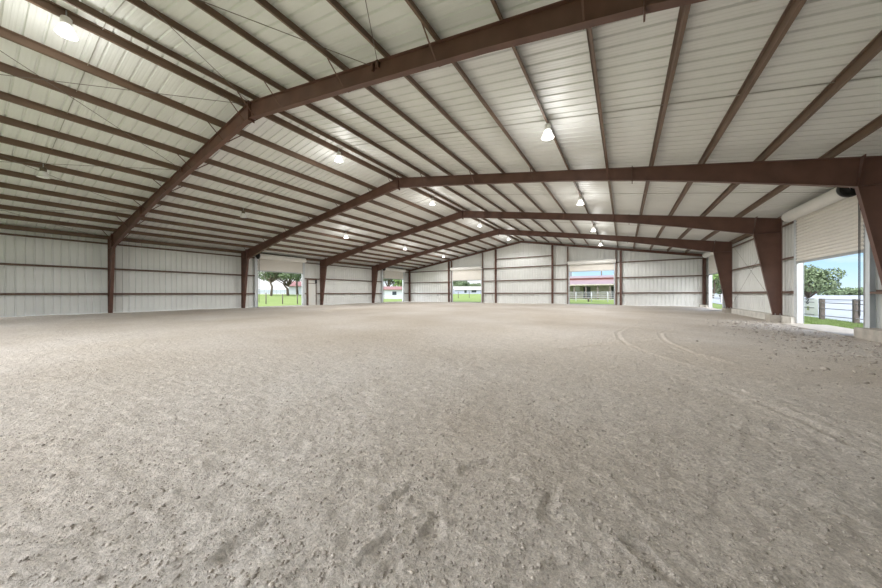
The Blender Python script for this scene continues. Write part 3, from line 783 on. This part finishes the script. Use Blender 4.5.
# behind the red roofed house
tree(on_ground(388, 92), 8.6, 4.0, 'oak_tree', 'leaf', 'dark tree behind the red roofed white house', G1, 4, 1600, .3, .26)
tree(on_ground(395, 96), 7.6, 3.2, 'oak_tree', 'leaf', 'second dark tree behind the red roofed house, nearer its window', G1, 14, 1200, .3, .26)
tree(on_ground(400, 84), 7.4, 3.4, 'shade_tree', 'leaf2', 'bright green tree beside the red roofed white house', G1, 5, 1800, .2, .26)
# far left door of the gable
for i, (px, dp, h_, c_, lb) in enumerate(((455, 120, 6.8, 3.6, 'grey green tree behind the low cream roofed house, leftmost of its row'), (461, 118, 6.2, 3.6, 'grey green tree behind the cream roofed house, second of its row'), (466.5, 122, 5.2, 3.4, 'grey green tree behind the middle of the cream roofed house'), (477.5, 110, 4.0, 3.8, 'low dark bushy tree at the right end of the cream roofed house'), (483, 112, 3.8, 2.8, 'low dark tree by the right jamb of the far left gable door'))):
    tree(on_ground(px, dp), h_, c_, 'shade_tree', 'leaf3' if i < 3 else 'leaf', lb, G1, 20+i, 1300, .2, .34)
# far right corner door
tree(on_ground(713, 62), 7.5, 3.4, 'shade_tree', 'leaf2', 'bright leafy tree outside the far right corner door', G1, 31, 2200, .12, .24)
tree(on_ground(720, 72), 8.0, 4.4, 'shade_tree', 'leaf3', 'grey green tree behind the leafy tree at the far right corner door', G1, 32, 2200, .08, .28)
tree(on_ground(729, 66), 6.5, 3.4, 'shade_tree', 'leaf3', 'grey green tree close to the last right column', G1, 33, 1800, .08, .26)
# near right door
tree(on_ground(809, 44), 5.5, 3.7, 'oak_tree', 'leaf', 'round oak tree above the fence outside the near right door', G1, 41, 5200, .12, .17, .7, 16)
tree(on_ground(797, 50), 5.6, 3.6, 'oak_tree', 'leaf3', 'oak tree behind the jamb of the near right door, left of the round oak', G1, 42, 2600, .12, .2, .7)
for i, (px, dp, h_, c_) in enumerate(((833, 150, 3.4, 6), (841, 155, 3.8, 6), (847, 150, 5.2, 5), (853, 152, 4.4, 6), (860, 150, 4.6, 6), (868, 150, 4.6, 6), (878, 150, 5, 6))):
    tree(on_ground(px, dp), h_*.72, c_, 'shade_tree', 'leaf3', 'distant low tree on the horizon outside the near right door, %s from the round oak' % ORD[i], G1, 50+i, 900, .05, .4)

# ---- long white fence on the rise beyond the left door
def board_fence():
    p0 = on_ground(246, 88); p1 = on_ground(309, 108)
    root = empty('white_fence', p0); tag(root, 'long white fence on the lawn behind the oak trees', 'fence')
    v = p1-p0; n = 16
    for k in range(n+1):
        q = v*(k/n); MB().box((q.x-.08, q.y-.08, q.z-.4), (q.x+.08, q.y+.08, q.z+1.5)).build('post', 'wpaint', root)
    for z in (.25, .7, 1.15):
        a, b = Vector((0, 0, z)), v+Vector((0, 0, z)); mb = MB(); mb.prism([a, b, b+Vector((0, 0, .34)), a+Vector((0, 0, .34))], (.03, .03, 0)); mb.build('board', 'sheet', root)
board_fence()
def field_post(px, dp, h_, label):
    p = on_ground(px, dp); o = MB().tube([(0, 0, -.2), (0, 0, h_)], .06, 8).build('field_post', 'post'); o.location = p
    tag(o, label, 'post', 'wooden posts on the lawn')
field_post(266, 36, 1.35, 'wooden post on the lawn left of the single trunked oak')
field_post(282.6, 36, 1.2, 'wooden post on the lawn under the spreading oak')
field_post(297.4, 36, 1.2, 'wooden post on the lawn by the right jamb of the first left door')
field_post(458.3, 62, 1.35, 'wooden post on the lawn in the far left gable doorway, left one')
field_post(469.3, 62, 1.35, 'thin wooden post on the lawn in the far left gable doorway, right one')

# ---- houses
def house(name, loc, rz, L, D, hw, hr, wallm, roofm, label, wins=(), over=.5):
    root = empty(name, loc, rz); tag(root, label, 'building')
    MB().box((-L/2, -D/2, -.6), (L/2, D/2, hw)).build('wall', wallm, root)
    mb = MB(); t = .12
    for s_ in (-1, 1):
        mb.prism([(-L/2-over, s_*(D/2+over), hw-.12), (L/2+over, s_*(D/2+over), hw-.12), (L/2+over, 0, hw+hr), (-L/2-over, 0, hw+hr)], (0, 0, t))
    mb.build('roof', roofm, root)
    g = MB()
    for s_ in (-1, 1): g.prism([(s_*L/2, -D/2, hw), (s_*L/2, D/2, hw), (s_*L/2, 0, hw+hr)], (-s_*.1, 0, 0))
    g.build('gable', wallm, root)
    for (x, z, ww, hh) in wins:
        f = MB().box((x-ww/2-.07, -D/2-.05, z-.07), (x+ww/2+.07, -D/2+.02, z+hh+.07)).build('window', 'wpaint', root)
        MB().box((x-ww/2, -D/2-.07, z), (x+ww/2, -D/2-.03, z+hh)).build('pane', 'glass', f)
    return root
def facing(p): return math.atan2(CAM[1]-p.y, CAM[0]-p.x)+math.pi/2
p = on_ground(391.5, 66); house('white_house', p, facing(p), 8.6, 6, 2.0, .5, 'house', 'redroof', 'small white house with a faded red roof outside the far left side door', [(.6, .75, .9, .75), (-2.6, .2, .8, 1.3)])
p = on_ground(399, 78); house('white_shed', p, facing(p), 5.0, 4, 2.0, .5, 'wpaint', 'cream', 'white shed with pale roof beside the red roofed house', [(.6, .6, .6, 1.0)])
p = on_ground(303.5, 82); house('red_roofed_house', p, facing(p), 7.0, 6, 2.2, 1.2, 'house', 'redroof', 'red roofed house at the right edge of the first left doorway', [(0, .8, 1, 1)])
p = on_ground(467, 98); house('low_house', p, facing(p)+.2, 8.8, 7, 1.35, .95, 'blue', 'cream', 'low blue grey house with cream metal roof outside the far left gable door', [(-1.2, .3, .8, .9), (1.5, .4, 1.6, .8)])
p = on_ground(456.5, 108); house('pale_shed', p, facing(p), 6, 5, 1.5, .8, 'house', 'cream', 'pale shed left of the low blue grey house', [(0, .5, .8, .6)])
p = on_ground(479.5, 104); house('white_trailer', p, facing(p), 3.6, 2.6, 1.35, .2, 'wpaint', 'wpaint', 'small white trailer right of the low blue grey house', [(.5, .6, .6, .4)], .05)

# ---- barn seen through the gable door
def barn():
    x0, x1, y0 = 13.0, 33.0, 54.0
    g = float(terrain(27, 54))
    root = empty('horse_barn', ((x0+x1)/2, y0, g)); tag(root, 'long horse barn with a two tier faded pink metal roof beyond the far door', 'barn')
    hl = (x1-x0)/2
    mb = MB(); mb.prism([(-hl, -.6, 2.34), (hl, -.6, 2.34), (hl, 4.2, 3.32), (-hl, 4.2, 3.32)], (0, 0, .08)); mb.build('lower_roof', 'pinkroof', root)
    MB().box((-hl, 4.0, 3.2), (hl, 4.2, 3.72)).build('clerestory', 'fascia', root)
    mb = MB(); mb.prism([(-hl, 3.7, 3.66), (hl, 3.7, 3.66), (hl, 8.2, 4.2), (-hl, 8.2, 4.2)], (0, 0, .08)); mb.prism([(-hl, 8.2, 4.2), (hl, 8.2, 4.2), (hl, 13, 3.6), (-hl, 13, 3.6)], (0, 0, .08)); mb.build('upper_roof', 'pinkroof', root)
    MB().box((-hl, 2.8, -.3), (hl, 3.0, 3.0)).build('stall_wall', 'tan', root)
    MB().box((-hl, -.62, 2.28), (hl, -.52, 2.46)).build('fascia', 'tan', root)
    k = 0
    for i in range(12):
        x = -hl+.6+i*(2*hl-1.2)/11
        MB().box((x-.09, -.45, -.3), (x+.09, -.27, 2.38)).build('post', 'post', root)
    for x in (-5.0, -1.0, 3.2, 7.6):
        MB().box((x-.55, 2.74, -.1), (x+.55, 2.82, 2.1)).build('stall_door', 'dark', root)
    return root
barn()
for px, lb in ((601.5, 'slim utility pole rising behind the barn roof, right one'), (571, 'slim utility pole rising behind the barn roof, left one')):
    o = MB().tube([(0, 0, -.3), (0, 0, 7.0)], .13, 8).build('utility_pole', 'post'); o.location = on_ground(px, 72); tag(o, lb, 'pole', 'poles behind the barn')
def pipe_gate():
    y = 47.0; x0, x1 = 17.5, 33.5; g = float(terrain(25, 47))
    root = empty('pipe_fence', (25.5, y, g)); tag(root, 'white pipe rail fence in front of the horse barn', 'fence')
    for i in range(9):
        x = -8+i*2.0; MB().tube([(x, 0, -.3), (x, 0, 1.38)], .055, 8).build('post', 'wpaint', root)
    for z in (.3, .56, .82, 1.08, 1.33):
        MB().tube([(-8, -.06, z), (8, -.06, z)], .03, 6).build('rail', 'wpaint', root)
pipe_gate()
o = MB().tube([(0, 0, 0), (0, 0, .55)], .12, 10).build('bollard', 'post'); o.location = on_ground(588.5, 42); tag(o, 'short dark stump post on the grass in front of the pipe fence', 'post')
# white metal sign leaning on the barn front
o = MB().box((-.5, -.03, 0), (.5, .03, .75)).build('feed_sign', 'wpaint'); pp = at(576.5, 290, 52); o.location = (pp[0], pp[1], pp[2]-.1); tag(o, 'white board on the barn front near the left jamb of the far right gable door', 'board')
MB().box((-.04, -.02, -1.6), (.04, .02, .02)).build('stake', 'post', o)

# ---- white gate outside the far right corner door
def white_gate():
    p0 = on_ground(709, 42); p1 = on_ground(721.5, 37)
    root = empty('white_gate', p0); tag(root, 'white rail gate on the grass outside the far right corner door', 'gate')
    v = p1-p0
    for q in (Vector((0, 0, 0)), v): MB().box((q.x-.09, q.y-.09, q.z-.3), (q.x+.09, q.y+.09, q.z+1.05)).build('post', 'wpaint', root)
    for z in (.28, .60, .92):
        a = Vector((0, 0, z)); b = v+a; MB().prism([a, b, b+Vector((0, 0, .12)), a+Vector((0, 0, .12))], (.03, .03, 0)).build('rail', 'wpaint', root)
white_gate()

# ---- grass blades by the near right door and the first left door
def blades(spots, label):
    n = len(spots); P = np.array(spots); a = rng.uniform(0, 6.28, n); h_ = rng.uniform(.05, .13, n); lean = rng.normal(0, .03, (n, 2))
    dx = np.cos(a)*.007; dy = np.sin(a)*.007
    V = np.stack([np.stack([P[:, 0]-dx, P[:, 1]-dy, P[:, 2]], -1), np.stack([P[:, 0]+dx, P[:, 1]+dy, P[:, 2]], -1), np.stack([P[:, 0]+lean[:, 0], P[:, 1]+lean[:, 1], P[:, 2]+h_], -1)], 1)
    me = bpy.data.meshes.new('grass'); me.vertices.add(3*n); me.vertices.foreach_set('co', V.ravel().astype(np.float32)); me.loops.add(3*n); me.loops.foreach_set('vertex_index', np.arange(3*n, dtype=np.int32))
    me.polygons.add(n); me.polygons.foreach_set('loop_start', np.arange(0, 3*n, 3, dtype=np.int32)); me.update(calc_edges=True); me.materials.append(M['blade'])
    o = bpy.data.objects.new('grass', me); COL.objects.link(o); tag(o, label, 'grass', kind='stuff')
n = 26000
gx_ = rng.uniform(W+1.0, 36.6, n); gy_ = rng.uniform(14.5, 27, n)
blades(np.stack([gx_, gy_, terrain(gx_, gy_)-.01], -1), 'tufts of short grass between the near right door and the fence')
